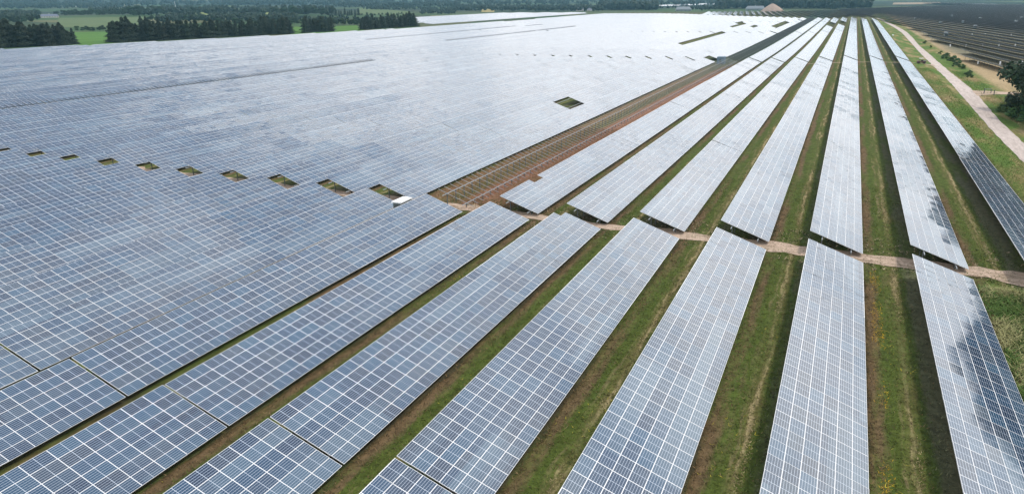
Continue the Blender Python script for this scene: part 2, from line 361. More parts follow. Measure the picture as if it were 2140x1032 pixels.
def sheet(name, left, right, m_, dz, rag=0.0, cols=5, seed=0):
    """a strip between two polylines of (x, y), draped on the ground; its edges are ragged"""
    rg = np.random.default_rng(seed)
    L, Rr = np.array(left, float), np.array(right, float)
    def res(A, n):
        s_ = np.concatenate([[0], np.cumsum(np.hypot(*np.diff(A, axis=0).T))]); q = np.linspace(0, s_[-1], n)
        return np.stack([np.interp(q, s_, A[:, 0]), np.interp(q, s_, A[:, 1])], -1)
    n = int(max(8, min(260, np.hypot(*np.diff(L, axis=0).T).sum()/1.5))); a, c = res(L, n), res(Rr, n)
    if rag:
        k = c-a; k /= np.linalg.norm(k, axis=1)[:, None]
        a = a + k*(rg.normal(0, rag, n))[:, None]; c = c + k*(rg.normal(0, rag, n))[:, None]
    t = np.linspace(0, 1, cols); V = (a[:, None]*(1-t)[None, :, None] + c[:, None]*t[None, :, None]).reshape(-1, 2)
    z = Gv(V[:, 0], V[:, 1]) + dz
    i, j = np.meshgrid(np.arange(n-1), np.arange(cols-1), indexing='ij'); q = (i*cols+j).ravel()
    return link(name, mesh_np(name, np.column_stack([V, z]), np.stack([q, q+1, q+cols+1, q+cols], -1), [m_]))
TL = [(1010, -26), (927, -29.2), (808, -33.7), (744, -35.4), (657, -36.2), (589, -35.6), (487, -34.2), (427, -33.2), (357, -32.8), (318, -32.7), (276, -32.4), (229, -31.4), (200, -30.8), (180, -30.4), (150, -30.4), (120, -30.2), (95, -30.2)]
TR = [(1010, -30.5), (927, -33.8), (808, -38.0), (716, -39.9), (658, -40.3), (566, -39.0), (488, -37.2), (413, -37.0), (353, -36.6), (310, -36.5), (272, -36.8), (253, -36.6), (215, -34.9), (189, -34.3), (172, -34.3), (140, -34.3), (95, -34.3)]
tag(sheet('gravel_track', TL, TR, GRAVEL, 0.05, 0.10, 5, 1), 'pale pinkish gravel track curving away beside the tables', 'track', kind='structure')
tag(sheet('sandy_path', [(89.0, 120), (89.0, 49), (88.7, 36.4), (87.3, 26.7), (87.9, 16.2), (87.4, 11.9), (87.2, 4), (86.3, -5.8), (86.2, -15.6), (86.0, -20), (86, -31)],
          [(86.3, 120), (86.3, 47.4), (85.8, 35.7), (84.9, 24.1), (84.7, 14.9), (84.4, 10.8), (83.2, 3.6), (83.0, -5.8), (83.0, -15.2), (82, -18), (79, -31)], SAND, 0.05, 0.28, 7, 2), 'sandy dirt path crossing between the two lines of tables', 'path', kind='structure')
tag(sheet('cable_path', [(354.2, 20), (353.5, -10), (353.0, -27), (353.4, -31.5), (356, -33.5)], [(352.6, 20), (351.9, -10), (351.4, -27), (350.6, -31.5), (344, -33.5)], SAND, 0.06, 0.12, 3, 3), 'thin pale path across the grass to the gravel track', 'path', kind='structure')
tag(sheet('gate_path', [(263, -36.4), (264, -40), (262, -45), (262, -62)], [(249, -36.0), (254, -40), (256, -45), (256, -62)], SAND, 0.06, 0.15, 4, 4), 'short pale path from the gravel track through the gate', 'path', kind='structure')
def grassfield(name, c0, c1): return soil(name, [(0.3, c0), (0.7, c1)], (0.01, 0.04, 1))
FG1 = grassfield('lush field', (0.060, 0.150, 0.022), (0.085, 0.180, 0.032)); FG2 = grassfield('grey green field', (0.085, 0.125, 0.050), (0.11, 0.15, 0.060)); FG3 = grassfield('pale green field', (0.19, 0.24, 0.085), (0.23, 0.27, 0.10)); FTAN = grassfield('tan field', (0.28, 0.22, 0.15), (0.34, 0.27, 0.19))
def pxfield(quad, m_, label, seed):
    p = [survey(*q) for q in quad]
    tag(sheet('field', [p[0], p[3]], [p[1], p[2]], m_, 0.12, 0, 6, seed), label, 'field', kind='structure')
pxfield([(140, 100), (240, 97), (226, 67), (150, 68)], FG1, 'bright green field seen through the gap in the conifers', 1)
pxfield([(118, 58), (330, 56), (300, 36), (122, 38)], FG2, 'grey green pasture below the farmhouse', 2)
pxfield([(605, 80), (770, 70), (745, 54), (612, 57)], FG1, 'bright green field behind the conifer clumps', 3)
pxfield([(382, 33), (440, 32), (440, 23), (385, 24)], FG3, 'pale field between the far woods', 4)
pxfield([(545, 36), (580, 35), (575, 23), (548, 24)], FG3, 'small pale field beside the dark wood', 5)
pxfield([(455, 21), (512, 20), (512, 11), (455, 12)], FG2, 'distant green field on the slope', 6)
pxfield([(745, 30), (870, 33), (850, 24), (752, 18)], FG2, 'olive pasture behind the hedge', 7)
pxfield([(877, 59), (985, 48), (1000, 43), (877, 48)], grassfield('rough grass', (0.085, 0.10, 0.045), (0.11, 0.12, 0.055)), 'olive grass wedge between the panel fields', 8)
pxfield([(1006, 26), (1033, 26), (1033, 19.5), (1007, 19.5)], grassfield('ripe field', (0.30, 0.26, 0.10), (0.36, 0.30, 0.13)), 'small ripe yellow field before the woods', 9)
pxfield([(1866, 19.5), (1962, 17), (1958, 15), (1872, 17)], FTAN, 'thin tan strip of bare field among dark tables', 10)
pxfield([(1865, 10), (1975, 9), (1965, 5), (1868, 6)], FTAN, 'far tan strip of bare field', 11)

# ------------------------------------------------------------------ solar tables
_deck = {}
def module_grid(mods, n, seed, amp=0.0045):
    """quads of the modules (i along, j up the slope) with a small individual tilt, plus the shared underside"""
    rg = np.random.default_rng(seed); M_ = np.array(mods)
    i, j = M_[:, 0], M_[:, 1]; k = len(M_)
    x0, x1, s0, s1 = i*ML, (i+1)*ML, j*MW, (j+1)*MW
    a, c = rg.normal(0, amp, k), rg.normal(0, amp*1.3, k)
    a = a + rg.normal(0, 0.0040, n//4+2)[i//4]; c = c + rg.normal(0, 0.0045, n//4+2)[i//4]      # the tables sag a little from post to post
    col_a = rg.normal(0, amp*0.8, n+1)[i]
    h = [0.02 - a - c, 0.02 + a - c, 0.02 + a + c + col_a, 0.02 - a + c + col_a]
    V = []
    for (x, s, hh) in ((x0, s0, h[0]), (x1, s0, h[1]), (x1, s1, h[2]), (x0, s1, h[3])):
        V.append(np.stack([x, s*CT - hh*ST, s*ST + hh*CT], -1))
    V = np.stack(V, 1).reshape(-1, 3); F = np.arange(4*k).reshape(k, 4)
    uv = np.stack([np.stack([i, j], -1), np.stack([i+1, j], -1), np.stack([i+1, j+1], -1), np.stack([i, j+1], -1)], 1).astype(float)
    uv = uv + np.array([0.0, 0.0]) + (0.5-uv+np.floor(uv))*0  # module units
    # keep the noise cell stable at borders
    ctr = np.stack([i+0.5, j+0.5], -1)[:, None, :]; uv = ctr + (uv-ctr)*0.9999
    return V, F, uv.reshape(-1, 2)
def under(mods, V, F, uv):
    """underside and rim as one box per run of modules along the row"""
    S_ = set(map(tuple, mods)); VV, FF = [], []
    cells = np.array(sorted(S_)); runs = []
    for j in range(6):
        ii_ = sorted(q[0] for q in S_ if q[1] == j)
        while ii_:
            a = ii_[0]; e = a
            while e+1 in ii_: e += 1
            runs.append((a, e+1, j)); ii_ = [q for q in ii_ if q > e]
    merged = []
    for (a, e, j) in runs:
        for q in merged:
            if q[0] == a and q[1] == e and q[3] == j: q[3] = j+1; break
        else: merged.append([a, e, j, j+1])
    for (a, e, j0, j1) in merged:
        n0 = len(V)+len(VV)
        for hh in (-0.035, 0.008):
            for (x, s) in ((a*ML, j0*MW), (e*ML, j0*MW), (e*ML, j1*MW), (a*ML, j1*MW)): VV.append((x, s*CT-hh*ST, s*ST+hh*CT))
        FF += [(n0+3, n0+2, n0+1, n0), (n0, n0+1, n0+5, n0+4), (n0+1, n0+2, n0+6, n0+5), (n0+2, n0+3, n0+7, n0+6), (n0+3, n0, n0+4, n0+7)]
    V2 = np.concatenate([V, np.array(VV)]); F2 = np.concatenate([F, np.array(FF)])
    uv2 = np.concatenate([uv, np.full((4*len(FF), 2), 0.5)]); mi = np.concatenate([np.zeros(len(F)), np.tile([1, 2, 2, 2, 2], len(FF)//5)])
    return V2, F2, uv2, mi
def deck_mesh(n, var, missing=(), only=None, key=None):
    kk = key or (n, var, tuple(sorted(missing)))
    if kk in _deck: return _deck[kk]
    mods = only if only is not None else [(i, j) for i in range(n) for j in range(6) if (i, j) not in missing]
    V, F, uv = module_grid(mods, n, hash(('d', n, var)) % 1000 if False else n*10+var)
    V, F, uv, mi = under(mods, V, F, uv)
    me = mesh_np('panel_deck', V, F, [PV, BACK, ALU], mi, uv); _deck[kk] = me; return me
def panel_mesh():
    x, s, h0, h1 = ML/2-0.001, MW/2-0.001, -0.035, 0.02
    V = [(sx*x, sy*s, h) for h in (h0, h1) for (sx, sy) in ((-1, -1), (1, -1), (1, 1), (-1, 1))]
    F = [(4, 5, 6, 7), (3, 2, 1, 0), (0, 1, 5, 4), (1, 2, 6, 5), (2, 3, 7, 6), (3, 0, 4, 7)]
    uv = [(0.0001, 1.0001), (0.9999, 1.0001), (0.9999, 1.9999), (0.0001, 1.9999)] + [(0.5, 0.5)]*20
    return mesh_np('solar_panel', V, np.array(F), [PV, BACK, ALU], [0, 1, 2, 2, 2, 2], uv)
PANEL = panel_mesh()
SLOPE = Matrix.Rotation(TILT, 4, 'X')
def beam_mesh(n, s, name, m0):
    m_ = MB(); m_.box(-0.9, n*ML+0.5, s*CT-0.035, s*CT+0.035, s*ST-0.28, s*ST-0.165); return m_.mesh(name, m0)
_bm = {}
def beam(n, s, name, m0=None):
    m0 = m0 or STEEL
    if (n, s, m0.name) not in _bm: _bm[(n, s, m0.name)] = beam_mesh(n, s, name, m0)
    return _bm[(n, s, m0.name)]
def post_mesh(s, foot):
    m_ = MB(); z1 = s*ST-0.30
    m_.box(-0.06, 0.06, s*CT-0.05, s*CT+0.05, -foot, z1).box(-0.08, 0.08, s*CT-0.065, s*CT+0.065, z1-0.2, z1-0.02); return m_.mesh('post', DSTEEL)
POST_HI, POST_LO = post_mesh(4.65, 1.2), post_mesh(1.3, 1.2)
DARKSTEEL = plain('dark bare steel', (0.025, 0.03, 0.03), 0.7)  # darker steel for the bare racks in the rows behind
RAFT = MB().box(-0.05, 0.05, 0.05, 6.0, -0.16, -0.02, SLOPE).mesh('rafter', DARKSTEEL)
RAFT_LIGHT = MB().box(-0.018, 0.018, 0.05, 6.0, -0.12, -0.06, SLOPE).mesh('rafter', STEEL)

ORD = ['', 'first', 'second', 'third', 'fourth', 'fifth', 'sixth', 'seventh', 'eighth', 'ninth', 'tenth', 'eleventh', 'twelfth', 'thirteenth', 'fourteenth', 'fifteenth', 'sixteenth', 'seventeenth', 'eighteenth', 'nineteenth']
TENS = {20: 'twenti', 30: 'thirti', 40: 'forti', 50: 'fifti', 60: 'sixti'}
def ordw(n):
    if n < 20: return ORD[n]
    t_, u_ = n//10*10, n % 10
    return TENS[t_]+'eth' if u_ == 0 else TENS[t_][:-1]+'y-'+ORD[u_]
SHIFT = {0: 0.0, 1: 0.0, 2: -0.4, 3: -0.75, 4: -1.35, 5: -2.2, 6: -3.45, 7: -4.9}
SEG = [(-22.62, 31), (30.9, 31), (87.3, 31), (140.8, 31), (194.2, 32), (249.4, 31), (302.9, 32),
       (361.2, 35), (421.6, 35), (482.0, 34), (540.7, 35), (601.1, 33), (661.6, 31), (715.1, 32), (770.4, 31), (823.9, 32), (879.1, 31),
       (936.4, 31), (989.9, 32), (1045.1, 32), (1100.3, 32), (1155.5, 32), (1210.7, 32), (1265.9, 32), (1321.1, 32), (1376.3, 32), (1431.5, 32)]
def xend(y):
    if y > 436: return 306 + (513-y)/77*395
    return float(np.interp(y, [-30, -22, -10, 0, 20, 40, 60, 90, 150, 260, 310, 440], [905, 915, 935, 1010, 1060, 1085, 1090, 1125, 1190, 1335, 1385, 1410]))
BARE = {(0, i) for i in range(2, 40)} | {(-16, i) for i in range(2, 6)} | {(-29, i) for i in range(9, 14)} | {(-28, 14)} | {(-22, i) for i in range(9, 14)}
HOLE_ALL = {(-5, 9), (-5, 10), (-5, 11), (3, 14), (3, 15), (4, 14), (4, 15), (-7, 16), (-6, 14), (-6, 15), (-2, 14), (-2, 15), (-2, 16), (-30, 14), (-31, 15), (-38, 17), (-38, 18), (-35, 21), (-26, 20), (-17, 18)}
CUT = {(-2, 3): (25, 31), (-2, 4): (0, 1), (-1, 6): (30, 32), (-1, 7): (0, 5), (-4, 14): (0, 24), (-1, 12): (0, 3), (-1, 18): (0, 9), (4, 16): (0, 4)}   # (row, segment): missing columns
tables = []
for k in range(7, -52, -1):
    y = row_y(k); sh = SHIFT.get(k, 0.0)
    if y > 513: break
    for si, (x0, n) in enumerate(SEG):
        xs = x0 + sh*(1 if si <= 6 else 0.5); xe = xend(y)
        nn = n
        if xs + n*ML > xe: nn = int((xe-xs)/ML)
        if nn < 5: continue
        pr = project([[xs+nn*ML*a, y+SL*CT*c, T(xs, y)+SL*ST*c] for a in (0.02, 0.2, 0.4, 0.6, 0.8, 0.98) for c in (0, 0.5, 1)])
        vis = (pr[:, 2] > 2) & (pr[:, 0] > -420) & (pr[:, 0] < PW+420) & (pr[:, 1] > -20) & (pr[:, 1] < PH+420)
        if not vis.any(): continue
        g = np.linspace(0.5/24, 1-0.5/24, 24)
        P = np.array([[xs+nn*ML*a, y+SL*CT*c, T(xs, y)+SL*ST*c] for a in g for c in (0.17, 0.5, 0.83)])
        d1 = project(P); ex = project(P+[nn*ML/24, 0, 0]); ey = project(P+[0, SL*CT/3, SL*ST/3])
        ar = np.abs((ex-d1)[:, 0]*(ey-d1)[:, 1]-(ex-d1)[:, 1]*(ey-d1)[:, 0])
        ins = (d1[:, 2] > 2) & (d1[:, 0] > 0) & (d1[:, 0] < PW) & (d1[:, 1] > 0) & (d1[:, 1] < PH)
        tables.append(dict(k=k, si=si, x=xs, n=nn, y=y, area=float((ar*ins).sum())))
def table_matrix(t):
    xa, xb = t['x'], t['x']+t['n']*ML; za, zb = float(T(xa, t['y'])), float(T(xb, t['y']))
    rg = np.random.default_rng(9000+t['k']*60+t['si']); rr = np.random.default_rng(500+t['k'])
    tw = R(float(rr.normal(0, 0.75)) * (1.0 if t['k'] < 0 else 0.5) + float(rg.normal(0, 0.22)))     # no two rows stand at quite the same tilt
    return Matrix.Translation((xa, t['y'], za)) @ Matrix.Rotation(-math.atan2(zb-za, xb-xa), 4, 'Y') @ Matrix.Rotation(tw, 4, 'X')
def where(k, si):
    rw = 'row in line with bare racks' if k == 0 else ('%s row %s bare racks' % (ordw(abs(k)), 'behind' if k < 0 else 'trackward of'))
    al = 'nearest the camera' if si == 0 else ('just before sandy path' if si == 1 else '%s beyond sandy path' % ordw(si-1))
    return rw, al
BLUE_STUFF = []   # boxes of the tables merged into one far mass
def table_box(M_, n, j0=0, j1=6, i0=0):
    BLUE_STUFF.append((np.array(M_), i0, n, j0, j1))
solid = [t for t in tables if (t['k'], t['si']) not in BARE and (t['k'], t['si']) not in HOLE_ALL]
# the rotated field on the far side of the track joins the same kind
solid.sort(key=lambda t: -t['area'])
DETAIL = 30
def want_posts(t): return t['x'] < 370
for idx, t in enumerate(solid):
    M_ = table_matrix(t); k, si, n = t['k'], t['si'], t['n']
    miss = set()
    if (k, si) in CUT:
        c0, c1 = CUT[(k, si)]; miss = {(i, j) for i in range(c0, c1) for j in range(6)}
    if (k, si) == (2, 1): miss |= {(30, 5)}
    if (k, si) == (1, 2): miss |= {(6, 5), (7, 5)}
    if idx >= 262:
        if miss:
            c0, c1 = CUT[(k, si)]
            if c0 > 0: table_box(M_, c0)
            if c1 < n: table_box(M_, n, 0, 6, c1)
        else: table_box(M_, n)
        continue
    root = empty('solar_table', None, mat=M_)
    rw, al = where(k, si)
    tag(root, ('blue' if t['x'] < 90 else 'pale') + ' panel table, %s, %s' % (rw, al), 'solar table', 'tilted solar tables set out in long rows')
    if idx < DETAIL:
        mods = [(i, j) for i in range(n) for j in range(6) if (i, j) not in miss]
        ctr = np.array([M_ @ Vector(((i+.5)*ML, (j+.5)*MW*CT, (j+.5)*MW*ST)) for i, j in mods]); pr = project(ctr)
        inside = (pr[:, 0] > -15) & (pr[:, 0] < PW+15) & (pr[:, 1] > -10) & (pr[:, 1] < PH+15) & (pr[:, 2] > 2)
        score = np.where(inside, 1e6, 0) - pr[:, 2]
        order = np.argsort(-score); pick = [mods[q] for q in order[:100]]; rest = [mods[q] for q in order[100:]]
        rg = np.random.default_rng(idx); sa, sc_ = rg.normal(0, .006, 20), rg.normal(0, .009, 20)
        for (i, j) in pick:
            o = bpy.data.objects.new('solar_panel', PANEL); COL.objects.link(o); o.parent = root
            o.matrix_basis = SLOPE @ Matrix.Translation(((i+.5)*ML, (j+.5)*MW, 0)) @ Matrix.Rotation(rg.normal(0, 0.0055)+sc_[i//4], 4, 'X') @ Matrix.Rotation(rg.normal(0, 0.0035)+sa[i//4], 4, 'Y')
        if rest: tag(link('panel_deck', deck_mesh(n, 0, only=rest, key=('rest', idx)), root), kind='stuff')
    else:
        link('panel_deck', deck_mesh(n, (k*7+si*3) % 3, miss), root)
    if want_posts(t):
        link('upper_beam', beam(n, 4.65, 'upper_beam'), root); link('lower_beam', beam(n, 1.3, 'lower_beam'), root)
        if t['x'] < 90:
            for xx in (0.55, 3.1, n*ML-3.1, n*ML-0.55):
                link('post', POST_HI, root, (xx, 0, 0)); link('post', POST_LO, root, (xx, 0, 0))

# bare racks -----------------------------------------------------------
nb = 0
for t in tables:
    k, si = t['k'], t['si']
    if (k, si) not in BARE: continue
    root = empty('bare_rack', None, mat=table_matrix(t)); n = t['n']; rw, al = where(k, si)
    lab = 'bare steel rack without panels, %s' % (al if k == 0 else '%s row behind it, %s' % (ordw(-k), al))
    if k != 0: lab = 'thin bare steel rack in the %s row behind, %s' % (ordw(-k), al)
    tag(root, lab, 'mounting rack', 'bare mounting racks without panels')
    link('upper_beam', beam(n, 4.65, 'upper_beam', STEEL if k == 0 else DARKSTEEL), root); link('lower_beam', beam(n, 1.3, 'lower_beam', STEEL if k == 0 else DARKSTEEL), root)
    if t['x'] < 330:
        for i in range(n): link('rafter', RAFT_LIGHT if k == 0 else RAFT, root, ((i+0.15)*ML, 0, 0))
        for i in range(int(n*ML/2.62)):
            link('post', POST_HI, root, (0.45+i*2.62, 0, 0)); link('post', POST_LO, root, (0.45+i*2.62, 0, 0))
    else:
        a = MB(); p_ = MB()
        for i in range(n): a.box((i+.15)*ML-.035, (i+.15)*ML+.035, 0.05, 6.0, -0.16, -0.05, Matrix.Shear('XY', 4, (0, 0)) @ SLOPE)
        a.build('rafter', DSTEEL if k == 0 else DARKSTEEL, root)['kind'] = 'stuff'
        for i in range(int(n*ML/2.62)): p_.box(.4+i*2.62, .52+i*2.62, 4.65*CT-.05, 4.65*CT+.05, -1.2, 4.65*ST-.3)
        p_.build('post', DSTEEL, root)['kind'] = 'stuff'

# the field beyond the track: the same tables in rows turned by some degrees
TH2 = R(7.3); E2 = np.array([math.cos(TH2), math.sin(TH2)]); N2 = np.array([-math.sin(TH2), math.cos(TH2)])
near2 = []
def row2(v, u0, u1):
    L2 = 53.5; u = u1
    while u - L2*0.3 > u0:
        n = int(min(L2, u-u0)/ML)
        if n < 4: break
        us = u - n*ML
        p = E2*us + N2*v; q = E2*u + N2*v
        za, zb = G(*p)+CLEAR, G(*q)+CLEAR
        M_ = Matrix.Translation((p[0], p[1], za)) @ Matrix.Rotation(TH2, 4, 'Z') @ Matrix.Rotation(-math.atan2(zb-za, n*ML), 4, 'Y')
        pr = project(np.array([[*(p*(1-a)+q*a), za+1] for a in (0, .25, .5, .75, 1)]))
        if ((pr[:, 0] < PW+40) & (pr[:, 2] > 5)).any():
            d = math.hypot(*((p+q)/2)); near2.append((d, M_, n, v, us))
        u = us - 0.25
for r_ in range(0, 100):
    v = 70 - r_*PITCH - 8.8
    vv = v + 5.76
    if vv > -88:
        u0 = float(np.interp(vv, [-128, -90, -60, -5, 55], [1112, 1178, 1215, 1296, 1285])) + 8
        row2(v, u0, float(np.interp(vv, [-90, 77, 260], [1640, 1560, 1500])))
        if vv > -88: continue
    ue = float(np.interp(-vv, [83, 91, 97, 105, 115, 133, 137, 141, 147], [196, 305, 415, 418, 535, 665, 748, 822, 990])) if vv > -149 else 0
    if ue: row2(v, 150, ue)
    if -149 < vv <= -88:
        row2(v, float(np.interp(-vv, [88, 128, 149], [1172, 1106, 1000]))+(8 if vv > -128 else 30), 1690)
    elif vv <= -149:
        row2(v, 150, float(np.interp(-vv, [149, 251, 343, 487, 620, 1000], [1715, 1745, 1830, 2060, 1990, 2300])))
near2.sort(key=lambda q: q[0])
side = {}
for i_, (d, M_, n, v, us) in enumerate(near2):
    if i_ < 38:
        root = empty('solar_table', None, mat=M_); rn = int(round((-77-v-5.76+PITCH)/PITCH)); side.setdefault(rn, []).append(us)
        tag(root, None, 'solar table', 'tilted solar tables set out in long rows'); root['row2'] = rn; root['us'] = us
        link('panel_deck', deck_mesh(n, i_ % 3), root)
        link('upper_beam', beam(n, 4.65, 'upper_beam'), root)
        for xx in np.arange(0.5, n*ML, 7.0 if n*ML > 14 else 3.0): link('post', POST_HI, root, (float(xx), 0, 0)); link('post', POST_LO, root, (float(xx), 0, 0))
    else: table_box(M_, n)
rows2 = sorted(side)
for o in list(COL.objects):
    if 'row2' in o.keys():
        a = rows2.index(o['row2'])+1; c = sorted(side[o['row2']], reverse=True).index(o['us'])+1
        o['label'] = 'dark table seen from behind, %s row past the track, %s from its far end' % (ordw(a), ordw(c)); del o['row2']; del o['us']
# second panel field behind the grass wedge, left
for r_ in range(20):
    y = 512 + r_*PITCH
    u = 868 + r_*9.0
    while u < 1500:
        za, zb = G(u, y)+CLEAR, G(u+53, y)+CLEAR
        if not (r_ in (3, 4) and u < 1040): table_box(Matrix.Translation((u, y, za)) @ Matrix.Rotation(-math.atan2(zb-za, 53.3), 4, 'Y'), 31)
        u += 53.6
for (pxa, pxb, pya, pyb) in [(1965, 2140, 8.3, 14.5), (1400, 1505, 13.5, 9.5)]:       # far bright arrays at the horizon
    for q in range(9):
        px_ = pxa + (pxb-pxa)*(q+0.5)/9; py_ = pya + (pyb-pya)*(q+0.5)/9
        cx, cy = survey(px_, py_)
        for rr in range(5):
            for cc in range(-2, 2):
                p = np.array([cx, cy]) + np.array([cc*54.0, rr*11.0]) ; table_box(Matrix.Translation((p[0], p[1], G(*p)+1.5)), 31)
VV, FF, UVs, MI = [], [], [], []
for q, (M_, i0, n, j0, j1) in enumerate(BLUE_STUFF):
    nb_ = len(VV)*8; x0, x1, s0, s1 = i0*ML, n*ML, j0*MW, j1*MW
    dj = RNG.normal(0, 0.012, 4)
    v8 = []
    for hh in (-0.035, 0.02):
        for c_, (x, s) in enumerate(((x0, s0), (x1, s0), (x1, s1), (x0, s1))):
            h2 = hh + dj[c_]; v8.append((x, s*CT-h2*ST, s*ST+h2*CT, 1))
    VV.append((np.array(v8) @ M_.T)[:, :3])
    f = np.array([(4, 5, 6, 7), (3, 2, 1, 0), (0, 1, 5, 4), (1, 2, 6, 5), (2, 3, 7, 6), (3, 0, 4, 7)])+nb_
    FF.append(f); o_ = float((q*37) % 1000)
    UVs.append(np.concatenate([[(i0+o_, j0), (n+o_, j0), (n+o_, j1), (i0+o_, j1)], np.full((20, 2), .5)])); MI.append([0, 1, 2, 2, 2, 2])
tag(link('solar_array', mesh_np('solar_array', np.concatenate(VV), np.concatenate(FF), [PV, BACK, ALU], np.concatenate(MI), np.concatenate(UVs))), 'far rows of solar tables merging into a pale and dark sheet', 'solar array', kind='stuff')

# ------------------------------------------------------------------ grass, straw and flowers
def tufts(n, xr, yr, colfun, hmin, hmax, wid, keep=None, seed=0):
    rg = np.random.default_rng(seed)
    x = rg.uniform(*xr, n); y = rg.uniform(*yr, n)
    if keep is not None:
        k = keep(x, y, rg); x, y = x[k], y[k]
    n = len(x); z = Gv(x, y); h = rg.uniform(hmin, hmax, n)*(0.5+rg.random(n)); c = colfun(x, y, rg)
    V = np.zeros((n, 2, 3, 3)); 
    for b_ in range(2):
        ln = rg.uniform(0, math.tau, n); a = ln + math.pi/2; w = wid*rg.uniform(.6, 1.4, n); q = rg.uniform(1.0, 2.0, n)*h
        V[:, b_, 1] = np.stack([x-np.cos(a)*w, y-np.sin(a)*w, z-.02], -1); V[:, b_, 0] = np.stack([x+np.cos(a)*w, y+np.sin(a)*w, z-.02], -1)
        V[:, b_, 2] = np.stack([x+np.cos(ln)*q, y+np.sin(ln)*q, z+h*.8], -1)
    cc = np.repeat(c, 6, axis=0)
    return V.reshape(-1, 3), cc
def wband(y): return ((46.18+PITCH*200-y)/PITCH) % 1.0
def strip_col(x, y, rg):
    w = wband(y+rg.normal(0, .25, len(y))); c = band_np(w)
    c = c*rg.uniform(.45, 1.9, (len(x), 1)); d = rg.random(len(x))
    c[d < .08] = np.array([.17, .13, .06])*rg.uniform(.6, 1.3, (int((d < .08).sum()), 1))
    return c
parts = []
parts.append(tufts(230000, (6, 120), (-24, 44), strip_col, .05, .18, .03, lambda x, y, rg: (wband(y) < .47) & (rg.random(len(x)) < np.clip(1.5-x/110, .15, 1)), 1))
def straw_keep(x, y, rg):
    o = 0.275 + 0.012*np.sin(x*.05+np.floor(y/PITCH)*2) ; return (np.abs(wband(y)-o) < .022*(.6+rg.random(len(x)))) & (np.sin(x*.21+np.floor(y/PITCH)*1.7)+np.sin(x*.083)+np.sin(x*.47) + rg.normal(0, .5, len(x)) > -.1)
parts.append(tufts(200000, (6, 130), (-24, 34), lambda x, y, rg: np.array([.44, .35, .19])*rg.uniform(.5, 1.2, (len(x), 1)), .05, .14, .03, straw_keep, 2))
parts.append(tufts(26000, (86.5, 160), (41.5, 56.2), lambda x, y, rg: np.where((rg.random(len(x)) < .35)[:, None], np.array([.10, .10, .035]), np.array([.29, .155, .095]))*rg.uniform(.6, 1.4, (len(x), 1)), .08, .25, .03, None, 3))
parts.append(tufts(60000, (10, 80), (-34, -14.6), lambda x, y, rg: np.where((np.sin(x*.7+y)+np.sin(x*.31-y*.8)+rg.normal(0, .6, len(x)) > 0)[:, None], np.array([.30, .29, .13]), np.array([.085, .145, .035]))*rg.uniform(.6, 1.4, (len(x), 1)), .2, .5, .045, None, 4))
parts.append(tufts(60000, (84, 330), (-60, -25.2), lambda x, y, rg: np.where((np.sin(x*.11)+np.sin(x*.037+y)+rg.normal(0, .5, len(x)) > .6)[:, None], np.array([.30, .24, .11]), np.array([.09, .155, .03]))*rg.uniform(.6, 1.5, (len(x), 1)), .08, .25, .05, lambda x, y, rg: ((y > -30.2) | (y < -37.2)) & (y > -42.5) & ((x < 344) | (x > 354)), 5))
def yk(x, y, rg): return (np.abs(wband(y)-.10) < .045) & (y < -4) & (y > -9) & (np.sin(x*.5)+np.sin(x*.19+1) + rg.normal(0, .5, len(x)) > .1)
parts.append(tufts(16000, (12, 82), (-10, -4), lambda x, y, rg: np.array([.75, .45, .03])*rg.uniform(.7, 1.3, (len(x), 1)), .06, .13, .014, yk, 6))
parts.append(tufts(7000, (81, 93), (-33, 52), lambda x, y, rg: np.where((rg.random(len(x)) < .75)[:, None], np.array([.075, .10, .03]), np.array([.40, .31, .20]))*rg.uniform(.5, 1.5, (len(x), 1)), .08, .22, .06,
    lambda x, y, rg: (np.abs(x-(85.9+.03*(y-10))) > 1.3) | (rg.random(len(x)) < .16) & (np.abs(x-(85.9+.03*(y-10))) < .3), 7))
# yellow ragwort scattered in the aisles
parts.append(tufts(2600, (10, 80), (-10, 40), lambda x, y, rg: np.array([.42, .36, .05])*rg.uniform(.6, 1.3, (len(x), 1)), .08, .2, .03, lambda x, y, rg: (wband(y) < .36) & (np.sin(x*.33)+np.sin(y*.7+x*.11) > .9), 8))
gm, gb, gp = mat('grass blades'); at_ = gb.new('ShaderNodeAttribute', attribute_name='tint'); gb.link(at_.outputs['Color'], gp.inputs['Base Color']); gp.inputs['Roughness'].default_value = .9; gp.inputs['Specular IOR Level'].default_value = .1
Vg = np.concatenate([p[0] for p in parts]); Cg = np.concatenate([p[1] for p in parts])
tag(link('grass', mesh_np('grass', Vg, np.arange(len(Vg)).reshape(-1, 3), [gm], col=Cg)), 'grass, straw and small flowers growing between the rows', 'grass', kind='stuff')

